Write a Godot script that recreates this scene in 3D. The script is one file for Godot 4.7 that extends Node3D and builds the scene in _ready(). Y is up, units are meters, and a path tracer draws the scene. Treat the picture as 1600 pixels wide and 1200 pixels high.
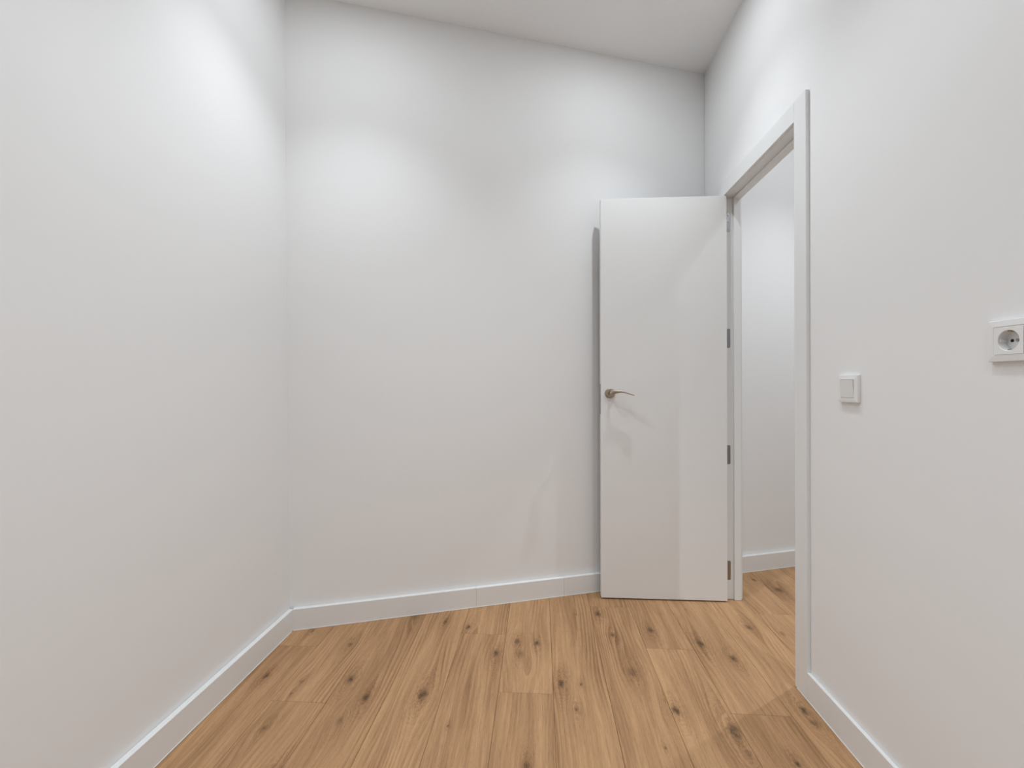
extends Node3D
# A narrow white room: slanted back wall, oak laminate, an open door into a hallway.
# Plan co-ordinates: x to the right, d = depth ahead of the camera (d = -z), metres; floor at y = 0.

const CAM_H := 1.08874
const CEIL := 2.8473
const RX := 0.92066      # right wall face: x = RX + RB * d
const RB := 0.0709
const BX := 2.19947      # back wall face: d = BX + BB * x
const BB := 0.25302
const LX := -1.1276      # left wall face at the floor: x = LX + LB * d, leaning out with height
const LB := 0.06963
const LEAN := 0.0062
const WALL_T := 0.075
const D_NEAR := 1.5756   # door opening along the right wall
const D_FAR := 2.2107
const FRONT := -1.5      # wall behind the camera (depth)
const HALL_X := 2.32     # far side of the hallway
const BASE_H := 0.0942
const PB := 0.06452      # plank direction: dx per unit depth
const PS := -0.93168     # first seam
const PW := 0.19512      # plank row spacing

const LAMP_COLOR := Color(0.945, 0.975, 1.0)

var M := {}

func _ready() -> void:
	# ---------------------------------------------------------------- camera
	var cam := Camera3D.new()
	cam.name = "camera"
	cam.fov = 2.0 * rad_to_deg(atan(600.0 / 681.93))
	cam.near = 0.02
	cam.far = 50.0
	add_child(cam)
	cam.position = Vector3(0, CAM_H, 0)
	cam.rotation = Vector3(0.00115, 0, -0.00191)
	cam.current = true
	# ---------------------------------------------------------------- environment and exposure
	var we := WorldEnvironment.new()
	we.name = "world_environment"
	var env := Environment.new()
	env.background_mode = Environment.BG_COLOR
	env.background_color = Color(0.02, 0.02, 0.02)
	env.tonemap_mode = Environment.TONE_MAPPER_LINEAR
	env.tonemap_exposure = 1.0
	env.sdfgi_enabled = true
	env.ssao_enabled = true
	env.ssil_enabled = true
	we.environment = env
	add_child(we)
	# ---------------------------------------------------------------- ceiling lamps (x, depth, half beam angle, beam energy, face energy, label)
	materials()
	var lamps := [
		[0.58, 1.78, 49.0, 0.70, 0.32, "recessed round ceiling downlight above the open door, inside the room"],
		[-0.56, 1.48, 49.0, 0.92, 0.33, "recessed round ceiling downlight near the left wall and back wall"],
		[0.42, 0.90, 54.0, 0.72, 0.04, "recessed round ceiling downlight near the right wall above the camera"],
		[-0.42, 0.62, 54.0, 0.90, 0.04, "recessed round ceiling downlight near the left wall above the camera"],
		[0.0, -0.7, 60.0, 2.3, 0.04, "recessed round ceiling downlight behind the camera"],
		[1.74, 1.98, 46.0, 1.55, 0.40, "recessed round hallway downlight just beyond the doorway"],
		[1.74, 0.185, 55.0, 2.3, 0.40, "recessed round hallway downlight farther back along the hallway"]]
	for l in lamps:
		downlight(l[0], l[1], l[2], l[3], l[4], l[5])
	# ---------------------------------------------------------------- structure
	build_shell()
	build_floor()
	build_baseboards()
	build_door_frame()
	build_door_leaf()
	build_switch()
	build_socket()

# ==================================================================== small helpers
func P(x: float, y: float, d: float) -> Vector3:
	return Vector3(x, y, -d)

func numbered(called: String) -> String:
	if not has_node(called):
		return called
	var n := 1
	while has_node("%s_%03d" % [called, n]):
		n += 1
	return "%s_%03d" % [called, n]

func tag(o: Node, label: String, category: String, group := "", kind := "") -> void:
	o.set_meta("label", label)
	o.set_meta("category", category)
	if group != "":
		o.set_meta("group", group)
	if kind != "":
		o.set_meta("kind", kind)

func thing(called: String, at: Transform3D) -> Node3D:
	var o := Node3D.new()
	o.name = numbered(called)
	add_child(o)
	o.transform = at
	return o

func new_st() -> SurfaceTool:
	var st := SurfaceTool.new()
	st.begin(Mesh.PRIMITIVE_TRIANGLES)
	st.set_smooth_group(-1)
	return st

func commit(st: SurfaceTool, called: String, mat: Material, parent: Node = null) -> MeshInstance3D:
	st.generate_normals()
	var o := MeshInstance3D.new()
	o.name = called if parent else numbered(called)
	o.mesh = st.commit()
	o.material_override = mat
	o.cast_shadow = GeometryInstance3D.SHADOW_CASTING_SETTING_ON
	(parent if parent else self).add_child(o, true)
	return o

# one convex polygon, turned to face away from the point inside
func face(st: SurfaceTool, pts: Array, inside: Vector3) -> void:
	var n: Vector3 = (pts[1] - pts[0]).cross(pts[2] - pts[0])
	var flip: bool = n.dot(pts[0] - inside) > 0.0
	for i in range(1, pts.size() - 1):
		st.add_vertex(pts[0])
		if flip:
			st.add_vertex(pts[i + 1])
			st.add_vertex(pts[i])
		else:
			st.add_vertex(pts[i])
			st.add_vertex(pts[i + 1])

# eight corners: four below, four above in the same order
func hexa(st: SurfaceTool, b: Array, t: Array) -> void:
	var c := Vector3.ZERO
	for p in b + t:
		c += p / 8.0
	face(st, b, c)
	face(st, t, c)
	for i in 4:
		var j := (i + 1) % 4
		face(st, [b[i], b[j], t[j], t[i]], c)

# box between two corners of a frame, with chamfered edges
func cbox(st: SurfaceTool, xf: Transform3D, a: Vector3, b: Vector3, r: float) -> void:
	var c := (a + b) * 0.5
	var h := ((b - a) * 0.5).abs()
	r = minf(r, minf(h.x, minf(h.y, h.z)) * 0.9)
	var mid: Vector3 = xf * c
	var v := func(sx: float, sy: float, sz: float, ax: int) -> Vector3:
		var q := Vector3(sx * (h.x - (0.0 if ax == 0 else r)), sy * (h.y - (0.0 if ax == 1 else r)), sz * (h.z - (0.0 if ax == 2 else r)))
		return xf * (c + q)
	for s in [-1.0, 1.0]:
		face(st, [v.call(s, -1, -1, 0), v.call(s, 1, -1, 0), v.call(s, 1, 1, 0), v.call(s, -1, 1, 0)], mid)
		face(st, [v.call(-1, s, -1, 1), v.call(1, s, -1, 1), v.call(1, s, 1, 1), v.call(-1, s, 1, 1)], mid)
		face(st, [v.call(-1, -1, s, 2), v.call(1, -1, s, 2), v.call(1, 1, s, 2), v.call(-1, 1, s, 2)], mid)
		for q in [-1.0, 1.0]:
			face(st, [v.call(s, q, -1, 0), v.call(s, q, 1, 0), v.call(s, q, 1, 1), v.call(s, q, -1, 1)], mid)
			face(st, [v.call(s, -1, q, 0), v.call(s, 1, q, 0), v.call(s, 1, q, 2), v.call(s, -1, q, 2)], mid)
			face(st, [v.call(-1, s, q, 1), v.call(1, s, q, 1), v.call(1, s, q, 2), v.call(-1, s, q, 2)], mid)
			for e in [-1.0, 1.0]:
				face(st, [v.call(s, q, e, 0), v.call(s, q, e, 1), v.call(s, q, e, 2)], mid)

# a loft through rings of equal size, closed at both ends; smooth sides
func loft(st: SurfaceTool, rings: Array, close_ends := true, flip := false, group := 1) -> void:
	st.set_smooth_group(group)
	for k in rings.size() - 1:
		var a: Array = rings[k]
		var b: Array = rings[k + 1]
		var n := a.size()
		for i in n:
			var j := (i + 1) % n
			var q := [a[i], a[j], b[j], a[i], b[j], b[i]]
			if flip:
				q = [a[i], b[j], a[j], a[i], b[i], b[j]]
			for p in q:
				st.add_vertex(p)
	st.set_smooth_group(-1)
	if close_ends:
		for e in 2:
			var r: Array = rings[0] if e == 0 else rings[rings.size() - 1]
			for i in range(1, r.size() - 1):
				var q := [r[0], r[i + 1], r[i]] if (e == 0) != flip else [r[0], r[i], r[i + 1]]
				for p in q:
					st.add_vertex(p)

# profile of (radius, height) turned round the frame's z axis
func lathe(st: SurfaceTool, xf: Transform3D, profile: Array, n := 32, ends := true) -> void:
	var rings := []
	for p in profile:
		var ring := []
		for i in n:
			var a := -TAU * i / n
			ring.append(xf * Vector3(p.x * cos(a), p.x * sin(a), p.y))
		rings.append(ring)
	loft(st, rings, ends)

# ------------------------------------------------------------- frames on the walls: x along, y up, z out of the wall
func right_frame(d: float, y: float, out := 0.0) -> Transform3D:
	var e := Vector3(RB, 0, -1).normalized()
	var n := Vector3(-1, 0, -RB).normalized()
	return Transform3D(Basis(-e, Vector3.UP, n), P(RX + RB * d, y, d) + n * out)

func back_frame(x: float, y: float) -> Transform3D:
	var e := Vector3(1, 0, -BB).normalized()
	return Transform3D(Basis(e, Vector3.UP, e.cross(Vector3.UP)), P(x, y, BX + BB * x))

func left_frame(d: float, y: float) -> Transform3D:
	var e := Vector3(LB, 0, -1).normalized()
	return Transform3D(Basis(e, Vector3.UP, e.cross(Vector3.UP)), P(LX + LB * d, y, d))

func leaf_frame() -> Transform3D:   # origin at the free edge on the floor, x towards the hinges, z towards the camera
	var e := Vector3(0.6221, 0, 0.0387).normalized()
	return Transform3D(Basis(e, Vector3.UP, e.cross(Vector3.UP)), P(0.451, 0, 2.2156))

# ==================================================================== materials
func paint(c: Color, rough: float, spec := 0.5) -> StandardMaterial3D:
	var m := StandardMaterial3D.new()
	m.albedo_color = c
	m.roughness = rough
	m.metallic_specular = spec
	return m

func materials() -> void:
	M.wall = paint(Color(0.945, 0.944, 0.942), 0.85, 0.3)
	var fn := FastNoiseLite.new()
	fn.seed = 5
	fn.frequency = 0.02
	fn.fractal_octaves = 4
	var nt := NoiseTexture2D.new()
	nt.width = 512
	nt.height = 512
	nt.seamless = true
	nt.noise = fn
	nt.as_normal_map = true
	nt.bump_strength = 1.2
	M.wall.normal_enabled = true
	M.wall.normal_texture = nt
	M.wall.normal_scale = 0.08
	M.wall.uv1_triplanar = true
	M.wall.uv1_world_triplanar = true
	M.wall.uv1_scale = Vector3(2.5, 2.5, 2.5)
	M.ceiling = paint(Color(0.966, 0.965, 0.963), 0.9, 0.2)
	M.trim = paint(Color(0.922, 0.925, 0.922), 0.42)
	M.leaf = paint(Color(0.930, 0.930, 0.926), 0.45)
	M.caulk = paint(Color(0.93, 0.92, 0.90), 0.6)
	M.gasket = paint(Color(0.62, 0.61, 0.60), 0.7)
	M.plastic = paint(Color(0.93, 0.93, 0.925), 0.3)
	M.dark = paint(Color(0.05, 0.045, 0.04), 0.6)
	M.nickel = paint(Color(0.66, 0.61, 0.54), 0.28)
	M.nickel.metallic = 1.0
	M.steel = paint(Color(0.62, 0.62, 0.63), 0.30)
	M.steel.metallic = 1.0
	M.brass = paint(Color(0.72, 0.58, 0.32), 0.3)
	M.brass.metallic = 1.0
	M.subfloor = paint(Color(0.34, 0.25, 0.17), 0.9)
	M.glow = paint(Color(1, 1, 1), 0.5)
	M.glow.emission_enabled = true
	M.glow.emission = Color(1.0, 0.97, 0.92)
	M.glow.emission_energy_multiplier = 2.0

# ==================================================================== lamps
func downlight(x: float, d: float, beam: float, energy: float, face_energy: float, label: String) -> void:
	var t := thing("downlight", Transform3D(Basis.IDENTITY, P(x, CEIL, d)))
	tag(t, label, "ceiling light", "recessed ceiling downlights")
	var down := Transform3D(Basis(Vector3.RIGHT, -PI / 2 + PI), Vector3.ZERO)   # local z points down
	var st := new_st()
	lathe(st, down, [Vector2(0.0460, 0.0), Vector2(0.0460, 0.004), Vector2(0.038, 0.006), Vector2(0.035, 0.0045), Vector2(0.034, 0.001)], 40, false)
	commit(st, "trim_ring", M.trim, t)
	st = new_st()
	lathe(st, down, [Vector2(0.0345, 0.0005), Vector2(0.0345, 0.002), Vector2(0.001, 0.003)], 40, true)
	commit(st, "diffuser", M.glow, t)
	var s := SpotLight3D.new()
	s.name = "lamp"
	s.light_color = LAMP_COLOR
	s.light_energy = energy
	s.light_size = 0.012
	s.spot_range = 12.0
	s.spot_attenuation = 2.0
	s.spot_angle = beam
	s.spot_angle_attenuation = 1.0
	s.shadow_enabled = true
	s.position = Vector3(0, -0.012, 0)
	s.rotation = Vector3(-PI / 2, 0, 0)
	t.add_child(s, true)
	var a := AreaLight3D.new()      # the frosted face itself, glowing in every direction below it
	a.name = "glowing_face"
	a.light_color = LAMP_COLOR
	a.light_energy = face_energy
	a.area_size = Vector2(0.05, 0.05)
	a.area_normalize_energy = true
	a.area_range = 12.0
	a.shadow_enabled = true
	a.position = Vector3(0, -0.010, 0)
	a.rotation = Vector3(-PI / 2, 0, 0)
	t.add_child(a, true)

# ==================================================================== walls and ceiling
func right_x(d: float, out := 0.0) -> Vector2:   # (x, d) on the right wall, moved out into the room
	var n := Vector2(-1, RB).normalized()
	return Vector2(RX + RB * d, d) + n * out

func right_block(st: SurfaceTool, d0: float, d1: float, y0: float, y1: float, o0: float, o1: float) -> void:
	var q := [right_x(d0, o0), right_x(d1, o0), right_x(d1, o1), right_x(d0, o1)]
	var b := []
	var t := []
	for p in q:
		b.append(P(p.x, y0, p.y))
		t.append(P(p.x, y1, p.y))
	hexa(st, b, t)

func build_shell() -> void:
	var T := 0.12
	# left wall, leaning a little out of plumb
	var st := new_st()
	var d1 := (BX + BB * LX) / (1.0 - BB * LB) + 0.02
	var xl := func(d: float, y: float) -> float: return LX + LB * d - LEAN * y
	hexa(st, [P(xl.call(FRONT, 0), 0, FRONT), P(xl.call(d1, 0), 0, d1), P(xl.call(d1, 0) - T, 0, d1 - T * BB), P(xl.call(FRONT, 0) - T, 0, FRONT)],
		[P(xl.call(FRONT, CEIL), CEIL, FRONT), P(xl.call(d1, CEIL), CEIL, d1), P(xl.call(d1, CEIL) - T, CEIL, d1 - T * BB), P(xl.call(FRONT, CEIL) - T, CEIL, FRONT)])
	tag(commit(st, "wall_left", M.wall), "plain white painted wall along the left of the room", "wall", "", "structure")
	# back wall: one slanting plane that runs on into the hallway
	st = new_st()
	var xa := LX - 0.06
	var xb := HALL_X + 0.1
	hexa(st, [P(xa, 0, BX + BB * xa), P(xb, 0, BX + BB * xb), P(xb, 0, BX + BB * xb + T), P(xa, 0, BX + BB * xa + T)],
		[P(xa, CEIL, BX + BB * xa), P(xb, CEIL, BX + BB * xb), P(xb, CEIL, BX + BB * xb + T), P(xa, CEIL, BX + BB * xa + T)])
	tag(commit(st, "wall_back", M.wall), "slanting white wall at the back, behind the open door", "wall", "", "structure")
	# right wall with the door opening
	st = new_st()
	var de := 2.4752
	# near stretch, with a round-box hole behind the socket
	right_block(st, FRONT, 0.830, 0.0, CEIL, 0.0, -WALL_T)
	right_block(st, 0.876, D_NEAR - 0.0235, 0.0, CEIL, 0.0, -WALL_T)
	right_block(st, 0.830, 0.876, 0.0, 1.1505, 0.0, -WALL_T)
	right_block(st, 0.830, 0.876, 1.1965, CEIL, 0.0, -WALL_T)
	right_block(st, 0.830, 0.876, 1.1505, 1.1965, -0.030, -WALL_T)
	right_block(st, D_FAR + 0.0235, de, 0.0, CEIL, 0.0, -WALL_T)
	right_block(st, D_NEAR - 0.0235, D_FAR + 0.0235, 2.0560, CEIL, 0.0, -WALL_T)
	tag(commit(st, "wall_right", M.wall), "white wall on the right with the doorway, light switch and socket", "wall", "", "structure")
	# behind the camera and the far side of the hallway
	st = new_st()
	hexa(st, [P(-1.5, 0, FRONT), P(HALL_X + 0.1, 0, FRONT), P(HALL_X + 0.1, 0, FRONT - T), P(-1.5, 0, FRONT - T)],
		[P(-1.5, CEIL, FRONT), P(HALL_X + 0.1, CEIL, FRONT), P(HALL_X + 0.1, CEIL, FRONT - T), P(-1.5, CEIL, FRONT - T)])
	tag(commit(st, "wall_front", M.wall), "white wall behind the camera closing the room", "wall", "", "structure")
	st = new_st()
	var dh := BX + BB * HALL_X
	hexa(st, [P(HALL_X, 0, FRONT), P(HALL_X, 0, dh), P(HALL_X + T, 0, dh), P(HALL_X + T, 0, FRONT)],
		[P(HALL_X, CEIL, FRONT), P(HALL_X, CEIL, dh), P(HALL_X + T, CEIL, dh), P(HALL_X + T, CEIL, FRONT)])
	tag(commit(st, "wall_hallway", M.wall), "white wall on the far side of the hallway", "wall", "", "structure")
	st = new_st()
	hexa(st, [P(-1.5, CEIL, FRONT - T), P(HALL_X + T, CEIL, FRONT - T), P(HALL_X + T, CEIL, 3.0), P(-1.5, CEIL, 3.0)],
		[P(-1.5, CEIL + T, FRONT - T), P(HALL_X + T, CEIL + T, FRONT - T), P(HALL_X + T, CEIL + T, 3.0), P(-1.5, CEIL + T, 3.0)])
	tag(commit(st, "ceiling", M.ceiling), "smooth flat white ceiling", "ceiling", "", "structure")

# ==================================================================== floor of oak planks
const KNOTS := [[-0.885, 1.932, 0.0113, 0.70], [-0.922, 1.635, 0.0144, 0.80], [-0.775, 1.603, 0.0118, 0.50], [-0.780, 1.540, 0.0068, 0.40], [-0.599, 1.616, 0.0213, 0.75], [-0.512, 1.520, 0.0178, 0.85], [-0.561, 1.414, 0.0207, 0.35], [-0.681, 1.831, 0.0161, 0.50], [-0.317, 1.535, 0.0293, 0.80], [-0.307, 2.002, 0.0147, 0.70], [-0.452, 2.047, 0.0240, 0.50], [-0.197, 1.960, 0.0172, 0.90], [-0.067, 1.768, 0.0207, 0.85],
	[0.020, 1.852, 0.0190, 0.80], [0.103, 1.838, 0.0189, 0.80], [0.029, 1.764, 0.0259, 0.40], [0.177, 1.590, 0.0186, 0.95], [0.249, 1.586, 0.0093, 0.60], [0.215, 1.464, 0.0107, 0.80], [0.405, 2.072, 0.0213, 0.90], [0.435, 1.898, 0.0167, 0.80], [0.453, 1.653, 0.0291, 0.50], [0.612, 1.932, 0.0198, 0.90], [0.545, 1.458, 0.0192, 0.95], [0.789, 1.831, 0.0242, 0.90], [0.876, 1.732, 0.0203, 0.85],
	[0.695, 1.371, 0.0342, 0.70], [1.058, 1.955, 0.0201, 0.70], [0.040, 1.246, 0.0128, 0.85], [1.408, 2.307, 0.0237, 0.90], [0.971, 1.457, 0.0192, 0.80], [0.967, 1.402, 0.0185, 0.50], [0.815, 1.253, 0.0110, 0.90], [0.457, 1.307, 0.0077, 0.60], [-0.206, 1.394, 0.0061, 0.60], [1.343, 2.428, 0.0178, 0.60], [0.301, 2.067, 0.0091, 0.40], [0.695, 1.286, 0.0132, 0.50], [1.176, 1.905, 0.0168, 0.40]]
const PLANK_L := 1.286

func inset(poly: Array, r: float) -> Array:   # convex, any turning sense
	var c := Vector2.ZERO
	for p in poly:
		c += p / poly.size()
	var out := []
	var n := poly.size()
	for i in n:
		var p: Vector2 = poly[i]
		var a: Vector2 = (p - poly[(i + n - 1) % n]).normalized().orthogonal()
		var b: Vector2 = (poly[(i + 1) % n] - p).normalized().orthogonal()
		if a.dot(c - p) < 0.0:
			a = -a
		if b.dot(c - p) < 0.0:
			b = -b
		out.append(p + (a + b) * (r / maxf(0.3, 1.0 + a.dot(b))))
	return out

func build_floor() -> void:
	var st := new_st()
	hexa(st, [P(-1.5, -0.12, FRONT - 0.12), P(2.44, -0.12, FRONT - 0.12), P(2.44, -0.12, 3.0), P(-1.5, -0.12, 3.0)],
		[P(-1.5, -0.0085, FRONT - 0.12), P(2.44, -0.0085, FRONT - 0.12), P(2.44, -0.0085, 3.0), P(-1.5, -0.0085, 3.0)])
	var floor_node := commit(st, "floor", M.subfloor)
	tag(floor_node, "knotty light oak laminate floor of long planks", "floor", "", "structure")
	var len_n := sqrt(1.0 + PB * PB)
	var dir := Vector2(PB, 1.0) / len_n           # along a plank, in (x, d)
	var across := Vector2(1.0, -PB) / len_n
	var wide := PW / len_n
	var room := PackedVector2Array([Vector2(LX + LB * FRONT - 0.02, FRONT - 0.02), Vector2(HALL_X + 0.02, FRONT - 0.02),
		Vector2(HALL_X + 0.02, BX + BB * HALL_X + 0.02), Vector2(-1.03, BX + BB * -1.03 + 0.02)])
	var joints := {-1: 1.761, 0: 1.451, 1: 0.98, 2: 0.90, 3: 1.894, 4: 1.541, 5: 1.0, 6: 2.162, 7: 1.834, 8: 1.487, 9: 1.15, 10: 2.139, 11: 1.62, 12: 0.7, 13: 1.9, 14: 1.25, 15: 0.5, 16: 1.7, 17: 1.1, 18: 2.0, 19: 0.9}
	var rng := RandomNumberGenerator.new()
	rng.seed = 77
	var plain := []
	for i in 4:
		var ks := []
		for k in rng.randi_range(2, 4):
			ks.append([rng.randf_range(0.02, 0.175), rng.randf_range(0.1, 1.2), rng.randf_range(0.008, 0.022), rng.randf_range(0.5, 0.9)])
		plain.append(oak(wide, ks, 900 + i * 31, rng.randf_range(-0.5, 0.5)))
	var origin := Vector2(PS, 0.0)
	var s_org := origin.dot(across)
	var count := 0
	for row in range(-1, 18):
		var s0 := s_org + row * wide
		var t: float = joints[row]
		while t > FRONT - 0.1:
			t -= PLANK_L
		while t < 3.0:
			var q := PackedVector2Array()
			for c in [[s0, t], [s0 + wide, t], [s0 + wide, t + PLANK_L], [s0, t + PLANK_L]]:
				q.append(across * c[0] + dir * c[1])
			for cut in Geometry2D.intersect_polygons(q, room):
				if absf(area(cut)) < 0.002:
					continue
				var ks := []
				for k in KNOTS:
					var v := Vector2(k[0], k[1])
					var ls := v.dot(across) - s0
					var lt := v.dot(dir) - t
					if ls > -0.02 and ls < wide + 0.02 and lt > -0.02 and lt < PLANK_L + 0.02:
						ks.append([ls, lt, k[2], k[3]])
				var mat: Material = plain[(row * 3 + count * 5 + 8) % 4]
				var mine := ks.size() > 0
				if mine:
					mat = oak(wide, ks, 40 + count * 17, rng.randf_range(-0.7, 0.7))
				plank(floor_node, cut, s0, t, wide, across, dir, mat, (not mine) and (count % 2 == 1))
				count += 1
			t += PLANK_L

func area(p: PackedVector2Array) -> float:
	var a := 0.0
	for i in p.size():
		a += p[i].cross(p[(i + 1) % p.size()])
	return a * 0.5

func plank(parent: Node, cut: PackedVector2Array, s0: float, t0: float, wide: float, across: Vector2, dir: Vector2, mat: Material, turned: bool) -> void:
	var poly := inset(Array(cut), 0.0004)
	var top := inset(poly, 0.0009)
	var st := new_st()
	var uv := func(p: Vector2) -> Vector2:
		var u := Vector2((p.dot(across) - s0) / wide, (p.dot(dir) - t0) / PLANK_L)
		return Vector2.ONE - u if turned else u
	var n := poly.size()
	var put := func(p: Vector2, y: float) -> void:
		st.set_uv(uv.call(p))
		st.add_vertex(P(p.x, y, p.y))
	var ccw := area(PackedVector2Array(poly)) > 0.0
	for i in range(1, n - 1):
		var ids := [0, i + 1, i] if ccw else [0, i, i + 1]
		for k in ids:
			put.call(top[k], 0.0)
	for i in n:
		var j := (i + 1) % n
		var a := i if ccw else j
		var b := j if ccw else i
		for ring in [[top, 0.0, poly, -0.0009], [poly, -0.0009, poly, -0.008]]:
			for v in [[ring[0], a, ring[1]], [ring[0], b, ring[1]], [ring[2], b, ring[3]], [ring[0], a, ring[1]], [ring[2], b, ring[3]], [ring[2], a, ring[3]]]:
				put.call(v[0][v[1]], v[2])
	commit(st, "plank", mat, parent)

# oak: growth rings cut nearly flat, bent round the knots, with fine fibres and pores
func oak(wide: float, ks: Array, sd: int, tone: float) -> StandardMaterial3D:
	var W := 240
	var H := 720
	var n1 := FastNoiseLite.new()
	n1.noise_type = FastNoiseLite.TYPE_SIMPLEX_SMOOTH
	n1.seed = sd
	n1.frequency = 1.0
	n1.fractal_type = FastNoiseLite.FRACTAL_NONE
	var n2 := FastNoiseLite.new()
	n2.noise_type = FastNoiseLite.TYPE_SIMPLEX_SMOOTH
	n2.seed = sd + 7
	n2.frequency = 1.0
	n2.fractal_octaves = 3
	var rng := RandomNumberGenerator.new()
	rng.seed = sd
	var sc := rng.randf_range(0.02, 0.17)
	var heart := rng.randf_range(0.015, 0.06)
	var slope := rng.randf_range(-0.030, 0.030)
	var spacing := rng.randf_range(0.011, 0.016)
	var data := PackedByteArray()
	data.resize(W * H * 3)
	var light := Color(0.758, 0.597, 0.440)
	var dark := Color(0.510, 0.375, 0.255)
	var knot := Color(0.330, 0.245, 0.175)
	var base := 0.25 + tone * 0.17
	var i := 0
	for py in H:
		var t := (py + 0.5) / H * PLANK_L
		var wob := n1.get_noise_2d(t * 1.4, 9.0) * 0.009
		var near := []
		for k in ks:
			if absf(t - k[1]) < 0.32:
				near.append(k)
		for px in W:
			var s := (px + 0.5) / W * wide
			var g := s + n1.get_noise_2d(s * 8.0, t * 1.3) * 0.006 + wob
			var kd := 0.0
			var halo := 0.0
			var swirl := 0.0
			for k in near:
				var dx: float = (s - k[0])
				var dt: float = (t - k[1])
				var kr: float = k[2]
				var r := sqrt(dx * dx + dt * dt * 0.14) / kr
				if r > 6.0:
					continue
				var f := exp(-r * r * 0.22)
				var rag := n2.get_noise_2d(s * 70.0 + kr * 999.0, t * 42.0)
				var e := sqrt(dx * dx + dt * dt * 0.34) / kr * 1.25 + rag * 0.65
				kd = maxf(kd, k[3] * clampf(0.92 - e * 0.95, 0.0, 1.0))
				halo = maxf(halo, k[3] * exp(-r * r * 0.38) * (0.75 + 0.8 * rag))
				swirl += k[3] * exp(-r * r * 0.16) * sin(r * kr * 1150.0 + rag * 4.0)
				g -= dx * f * 0.72
				g += kr * 0.25 * f
			var rad := sqrt((g - sc) * (g - sc) + pow(heart + slope * t + wob, 2.0))
			var ph := rad / spacing + n1.get_noise_2d(s * 9.0 + 40.0, t * 1.9) * 0.6
			var saw := ph - floorf(ph)
			var ring := smoothstep(0.15, 0.85, saw) * (1.0 - smoothstep(0.88, 1.0, saw))
			var amp := maxf(0.0, 0.40 + 0.9 * n1.get_noise_2d(s * 7.0 - 20.0, t * 1.0))
			var cream := amp * smoothstep(0.90, 0.97, saw)
			var band := n2.get_noise_2d(g * 15.0, t * 1.5 + 5.0)
			var streak := n2.get_noise_2d(g * 75.0 + 30.0, t * 1.6)
			var fib := n1.get_noise_2d(g * 520.0, t * 9.0)
			var pore := maxf(0.0, n1.get_noise_2d(g * 800.0 + 70.0, t * 22.0) - 0.40)
			var mixv := clampf(base + ring * amp * 0.34 + band * 0.27 + streak * 0.22 + fib * 0.15 + pore * 0.75 + halo * 0.50 + swirl * 0.13 - cream * 0.22, 0.0, 1.30)
			var c := light.lerp(dark, mixv)
			if kd > 0.0:
				c = c.lerp(knot, clampf(kd * 1.15, 0.0, 0.92))
			data[i] = int(clampf(c.r, 0.0, 1.0) * 255.0)
			data[i + 1] = int(clampf(c.g, 0.0, 1.0) * 255.0)
			data[i + 2] = int(clampf(c.b, 0.0, 1.0) * 255.0)
			i += 3
	var img := Image.create_from_data(W, H, false, Image.FORMAT_RGB8, data)
	var m := StandardMaterial3D.new()
	m.albedo_texture = ImageTexture.create_from_image(img)
	m.roughness = 0.52
	m.metallic_specular = 0.35
	return m

# ==================================================================== baseboards
func board(parent: Node3D, xf: Transform3D, a: Vector3, b: Vector3, called := "board") -> void:
	var st := new_st()
	cbox(st, xf, a, b, 0.0012)
	commit(st, called, M.trim, parent)

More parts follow.
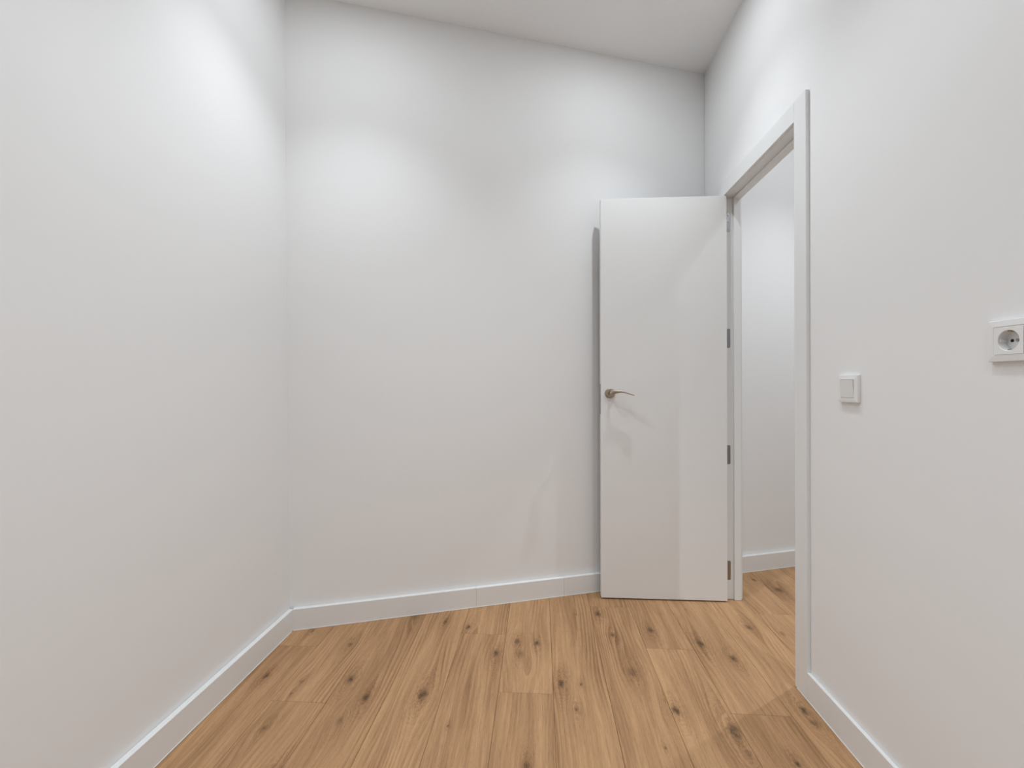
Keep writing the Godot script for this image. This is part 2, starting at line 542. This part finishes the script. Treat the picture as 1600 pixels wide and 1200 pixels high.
func build_baseboards() -> void:
	var I := Transform3D.IDENTITY
	var t := 0.0198
	# left
	var f := left_frame(0.0, 0.0)
	var o := thing("baseboard_left", f)
	tag(o, "white baseboard along the foot of the left wall", "baseboard", "", "structure")
	board(o, I, Vector3(FRONT + 0.001, 0.0006, 0.0006), Vector3(1.945, BASE_H, t + 0.0008))
	var st := new_st()
	cbox(st, I, Vector3(FRONT + 0.001, 0.0001, t + 0.0008), Vector3(1.93, 0.0028, t + 0.0030), 0.0009)
	commit(st, "sealant_bead", M.caulk, o)
	# back: three lengths butted together, from the left corner to the hidden right corner
	var f2 := back_frame(0.0, 0.0)
	o = thing("baseboard_back", f2)
	tag(o, "white baseboard along the foot of the back wall, running behind the open door", "baseboard", "", "structure")
	var n := sqrt(1.0 + BB * BB)
	var x0 := -0.978 * n
	var cuts := [x0, -0.181 * n, 0.262 * n, 1.084 * n]
	for i in 3:
		board(o, I, Vector3(cuts[i] + 0.0003, 0.0006, 0.0006), Vector3(cuts[i + 1] - 0.0003, BASE_H, t))
	st = new_st()
	cbox(st, I, Vector3(x0 + 0.003, 0.0001, t), Vector3(1.08 * n, 0.0028, t + 0.0022), 0.0009)
	commit(st, "sealant_bead", M.caulk, o)
	# hallway end of the same slanting wall
	o = thing("baseboard_hallway", f2)
	tag(o, "white baseboard seen through the doorway, at the end of the hallway", "baseboard", "", "structure")
	board(o, I, Vector3(1.185 * n, 0.0006, 0.0006), Vector3(2.30 * n, BASE_H, t))
	st = new_st()
	cbox(st, I, Vector3(1.185 * n, 0.0001, t), Vector3(2.30 * n, 0.0028, t + 0.0022), 0.0009)
	commit(st, "sealant_bead", M.caulk, o)
	# right, from the door casing towards the camera, and the short piece behind the open door
	var fr := right_frame(0.0, 0.0)
	var rn := sqrt(1.0 + RB * RB)
	o = thing("baseboard_right", fr)
	tag(o, "white baseboard along the right wall, ending at the door casing", "baseboard", "", "structure")
	board(o, I, Vector3(-(D_NEAR - 0.0712) * rn, 0.0006, 0.0004), Vector3(-(FRONT + 0.005) * rn, BASE_H, 0.0128))
	board(o, I, Vector3(-2.43 * rn, 0.0006, 0.0004), Vector3(-(D_FAR + 0.0755) * rn, BASE_H, 0.0128))
	st = new_st()
	cbox(st, I, Vector3(-(D_NEAR - 0.014) * rn, 0.0001, 0.0128), Vector3(-(FRONT + 0.005) * rn, 0.0028, 0.0150), 0.0009)
	commit(st, "sealant_bead", M.caulk, o)

# ==================================================================== door frame
func build_door_frame() -> void:
	var rn := sqrt(1.0 + RB * RB)
	var f := right_frame(D_NEAR, 0.0)
	var I := Transform3D.IDENTITY
	var o := thing("trim_1", f)
	tag(o, "white door frame with flat casing round the open doorway in the right wall", "door frame", "", "structure")
	# local x runs from the near jamb (0) to the far jamb (-span); z out into the room
	var span := (D_FAR - D_NEAR) * rn
	var cw := 0.0712
	var yi := 2.0350
	var rev := 0.0040
	var ct := 0.0122
	var back := -WALL_T - 0.001
	var pieces := [
		["casing_upright", Vector3(0.0, 0.0004, 0.0003), Vector3(cw, yi + cw, ct), 0.0010],
		["casing_upright", Vector3(-span - rev - cw, 0.0004, 0.0003), Vector3(-span - rev, yi + cw, ct), 0.0010],
		["casing_head", Vector3(-span - rev + 0.0002, yi, 0.0003), Vector3(-0.0002, yi + cw, ct), 0.0010],
		["jamb", Vector3(-rev + 0.0005, 0.0004, back), Vector3(0.0190, yi + 0.0195, 0.0002), 0.0015],
		["jamb", Vector3(-span - 0.0230, 0.0004, back), Vector3(-span, yi + 0.0195, 0.0002), 0.0015],
		["jamb_head", Vector3(-span + 0.0002, yi - rev + 0.0005, back), Vector3(-rev + 0.0003, yi + 0.0195, 0.0002), 0.0015],
		["door_stop", Vector3(-rev - 0.0118, 0.0006, back + 0.0005), Vector3(-rev, yi - rev, -0.0420), 0.0016],
		["door_stop", Vector3(-span, 0.0006, back + 0.0005), Vector3(-span + 0.0120, yi - rev, -0.0420), 0.0016],
		["door_stop_head", Vector3(-span + 0.0122, yi - rev - 0.0120, back + 0.0005), Vector3(-rev - 0.0120, yi - rev, -0.0420), 0.0016],
		["hallway_casing", Vector3(0.0, 0.0004, -WALL_T - ct), Vector3(cw, yi + cw, -WALL_T - 0.0003), 0.0015],
		["hallway_casing", Vector3(-span - rev - cw, 0.0004, -WALL_T - ct), Vector3(-span - rev, yi + cw, -WALL_T - 0.0003), 0.0015],
		["hallway_casing", Vector3(-span - rev + 0.0002, yi, -WALL_T - ct), Vector3(-0.0002, yi + cw, -WALL_T - 0.0003), 0.0015]]
	for p in pieces:
		var st := new_st()
		cbox(st, I, p[1], p[2], p[3])
		commit(st, p[0], M.trim, o)
	# hinge plates let into the far jamb, facing the camera
	for y in [1.907, 1.320, 0.732, 0.147]:
		var st := new_st()
		var at := Transform3D(Basis(Vector3(0, 0, -1), Vector3.UP, Vector3(1, 0, 0)), Vector3(-span + 0.0004, y, -0.012))   # x into the doorway, z towards the camera
		plate(st, at, 0.0150, 0.0480, 0.006, 0.0012)
		var h := commit(st, "hinge_plate", M.steel, o)
		for sy in [-0.034, 0.0, 0.034]:
			st = new_st()
			lathe(st, at * Transform3D(Basis.IDENTITY, Vector3(0.006, sy, 0.0011)), [Vector2(0.0034, 0.0), Vector2(0.0034, 0.0003), Vector2(0.0024, 0.0008), Vector2(0.0004, 0.0006)], 16)
			commit(st, "screw", M.steel, h)
		st = new_st()
		lathe(st, Transform3D(Basis(Vector3.RIGHT, -PI / 2), Vector3(-span - 0.0005, y - 0.048, 0.0205)), [Vector2(0.001, 0.0), Vector2(0.0065, 0.001), Vector2(0.0065, 0.095), Vector2(0.001, 0.096)], 20)
		commit(st, "hinge_barrel", M.steel, h)

# a thin plate with rounded corners: half width, half height, corner radius, thickness
func plate(st: SurfaceTool, xf: Transform3D, hw: float, hh: float, r: float, th: float, edge := 0.0004) -> void:
	var rings := []
	for q in [[0.0, 0.0], [0.0, th - edge], [edge, th]]:
		rings.append(round_rect(xf, hw - q[0], hh - q[0], maxf(r - q[0], 0.0003), q[1]))
	loft(st, rings)

func round_rect(xf: Transform3D, hw: float, hh: float, r: float, z: float, n := 6) -> Array:
	var ring := []
	for c in [[1, -1, 0.0], [-1, -1, -PI / 2], [-1, 1, -PI], [1, 1, -1.5 * PI]]:
		for k in n + 1:
			var a: float = c[2] - PI / 2 * k / n
			ring.append(xf * Vector3(c[0] * (hw - r) + r * cos(a), c[1] * (hh - r) + r * sin(a), z))
	return ring

# ==================================================================== the open door
func build_door_leaf() -> void:
	var o := thing("door_1", leaf_frame())
	tag(o, "plain flush white door standing open in front of the back wall", "door", "", "structure")
	var I := Transform3D.IDENTITY
	var w := 0.6233
	var st := new_st()
	cbox(st, I, Vector3(0, 0.0062, -0.035), Vector3(w, 2.0298, 0), 0.0015)
	commit(st, "leaf", M.leaf, o)
	# lock face plate in the free edge
	st = new_st()
	plate(st, Transform3D(Basis(Vector3(0, 0, 1), Vector3.UP, Vector3(-1, 0, 0)), Vector3(0.0002, 1.013, -0.0175)), 0.0095, 0.0765, 0.004, 0.0010)
	commit(st, "lock_plate", M.steel, o)
	# handle: rose, neck and a blade that widens towards its tip
	var hx := 0.0445
	var hy := 1.0435
	for side in [1.0, -1.0]:
		var fl := Transform3D(Basis(Vector3.RIGHT, Vector3.UP, Vector3.BACK), Vector3(hx, hy, 0.0))
		if side < 0.0:
			fl = Transform3D(Basis(Vector3.RIGHT, Vector3.DOWN, Vector3.FORWARD), Vector3(hx, hy, -0.035))
		st = new_st()
		lathe(st, fl, [Vector2(0.0250, 0.0002), Vector2(0.0250, 0.0060), Vector2(0.0235, 0.0082), Vector2(0.0190, 0.0090), Vector2(0.0085, 0.0092)], 40)
		var h := commit(st, "handle_rose", M.nickel, o)
		h.set_meta("label", "round satin nickel rose")
		st = new_st()
		lathe(st, fl, [Vector2(0.0080, 0.0090), Vector2(0.0072, 0.0120), Vector2(0.0070, 0.030), Vector2(0.0078, 0.040), Vector2(0.0074, 0.0490), Vector2(0.0040, 0.0520)], 24)
		commit(st, "handle_neck", M.nickel, h)
		st = new_st()
		var sgn := 1.0 if side > 0.0 else -1.0
		var rings := []
		var N := 22
		for k in N + 1:
			var u := float(k) / N
			var x := -0.006 + 0.117 * u
			var yc: float = 0.0035 + 0.0050 * sin(u * PI * 0.95) - 0.0125 * smoothstep(0.40, 1.0, u)
			var hhh: float = lerpf(0.0092, 0.0030, smoothstep(0.05, 0.70, u))
			var z0: float = lerpf(0.0370, 0.0440, u)
			var z1: float = lerpf(0.0480, 0.0700, smoothstep(0.0, 1.0, u) * 0.4 + u * 0.6)
			var shrink := 1.0
			if k == 0:
				shrink = 0.5
			if k == N:
				shrink = 0.7
			var ring := []
			for q in 20:
				var a := -TAU * q / 20.0
				var ca := cos(a)
				var sa := sin(a)
				var cx := signf(ca) * pow(absf(ca), 0.6)
				var sy := signf(sa) * pow(absf(sa), 0.75)
				# ring lies across x: (z, y)
				ring.append(fl * Vector3(x, sgn * (yc + sy * hhh * shrink), (z0 + z1) * 0.5 + cx * (z1 - z0) * 0.5 * shrink))
			rings.append(ring)
		loft(st, rings, true, side > 0.0)
		commit(st, "handle_lever", M.nickel, h)

# ==================================================================== switch and socket on the right wall
func build_switch() -> void:
	var d := 1.3055
	var o := thing("light_switch", right_frame(d, 1.0745 - 0.0415))
	tag(o, "square white rocker light switch on the right wall beside the doorway", "light switch")
	var c := Transform3D(Basis.IDENTITY, Vector3(0, 0.0415, 0))
	var st := new_st()
	cover_frame(st, c, 0.0415, 0.0278)
	commit(st, "frame_plate", M.plastic, o)
	# rocker tilted: its top stands out
	st = new_st()
	var h := 0.0272
	var b := []
	var t := []
	for q in [[-1, -1, 0.0095], [1, -1, 0.0095], [1, 1, 0.0150], [-1, 1, 0.0150]]:
		b.append(c * Vector3(q[0] * h, q[1] * h, 0.004))
		t.append(c * Vector3(q[0] * (h - 0.0006), q[1] * (h - 0.0006), q[2]))
	hexa(st, b, t)
	commit(st, "rocker", M.plastic, o)
	st = new_st()
	cbox(st, c, Vector3(-0.0285, -0.0285, 0.0004), Vector3(0.0285, 0.0285, 0.0038), 0.0003)
	commit(st, "back_box_insert", M.plastic, o)

# square cover frame with a sloped rim and a square hole
func cover_frame(st: SurfaceTool, c: Transform3D, ho: float, hi: float) -> void:
	var prof := [[ho, 0.0003, 0.0022], [ho - 0.0003, 0.0076, 0.0022], [ho - 0.0012, 0.0090, 0.002], [hi + 0.0005, 0.0106, 0.0012], [hi, 0.0101, 0.0008], [hi, 0.0030, 0.0008]]
	for k in prof.size() - 1:
		var rings := []
		for q in [prof[k], prof[k + 1]]:
			rings.append(round_rect(c, q[0], q[0], q[2], q[1], 5))
		loft(st, rings, false, false, k + 2)

func build_socket() -> void:
	var d := 0.8530
	var o := thing("power_socket", right_frame(d, 1.1735 - 0.0415))
	tag(o, "square white wall socket with one round recessed outlet, at the right edge", "power socket")
	var c := Transform3D(Basis.IDENTITY, Vector3(0, 0.0415, 0))
	var st := new_st()
	cover_frame(st, c, 0.0415, 0.0278)
	commit(st, "frame_plate", M.plastic, o)
	# square insert with the round well
	st = new_st()
	var N := 48
	var sq := []
	var sq0 := []
	var ci := []
	for i in N:
		var a := -TAU * i / N
		var k := 1.0 / maxf(absf(cos(a)), absf(sin(a)))
		sq.append(c * Vector3(cos(a) * k * 0.0273, sin(a) * k * 0.0273, 0.0106))
		sq0.append(c * Vector3(cos(a) * k * 0.0275, sin(a) * k * 0.0275, 0.0040))
		ci.append([cos(a), sin(a)])
	var ring := func(r: float, z: float) -> Array:
		var out := []
		for p in ci:
			out.append(c * Vector3(p[0] * r, p[1] * r, z))
		return out
	loft(st, [sq0, sq], false, false, 2)
	loft(st, [sq, ring.call(0.0205, 0.0106)], false, false, 3)
	loft(st, [ring.call(0.0205, 0.0106), ring.call(0.0198, 0.0100)], false, false, 4)
	loft(st, [ring.call(0.0198, 0.0100), ring.call(0.0195, -0.0070)], false, false, 5)
	loft(st, [ring.call(0.0195, -0.0070), ring.call(0.0005, -0.0070)], false, false, 6)
	commit(st, "outlet_well", M.plastic, o)
	for s in [-1.0, 1.0]:
		st = new_st()
		lathe(st, c * Transform3D(Basis.IDENTITY, Vector3(s * 0.0095, 0, -0.0069)), [Vector2(0.0032, 0.0), Vector2(0.0032, 0.0004), Vector2(0.0028, 0.0006), Vector2(0.0004, 0.0002)], 20)
		commit(st, "contact_hole", M.dark, o)
		st = new_st()   # earthing clip at the top and the bottom of the well
		cbox(st, c, Vector3(-0.0035, s * 0.0170, -0.0065), Vector3(0.0035, s * 0.0192, 0.0085), 0.0006)
		commit(st, "earth_clip", M.brass if s > 0.0 else M.steel, o)
		st = new_st()   # guide rib at either side
		cbox(st, c, Vector3(s * 0.0175, -0.0028, -0.0068), Vector3(s * 0.0194, 0.0028, 0.0070), 0.0005)
		commit(st, "guide_rib", M.plastic, o)
	st = new_st()
	lathe(st, c * Transform3D(Basis.IDENTITY, Vector3(0, 0, -0.0069)), [Vector2(0.0030, 0.0), Vector2(0.0030, 0.0006), Vector2(0.0022, 0.0011), Vector2(0.0003, 0.0009)], 20)
	commit(st, "centre_screw", M.steel, o)
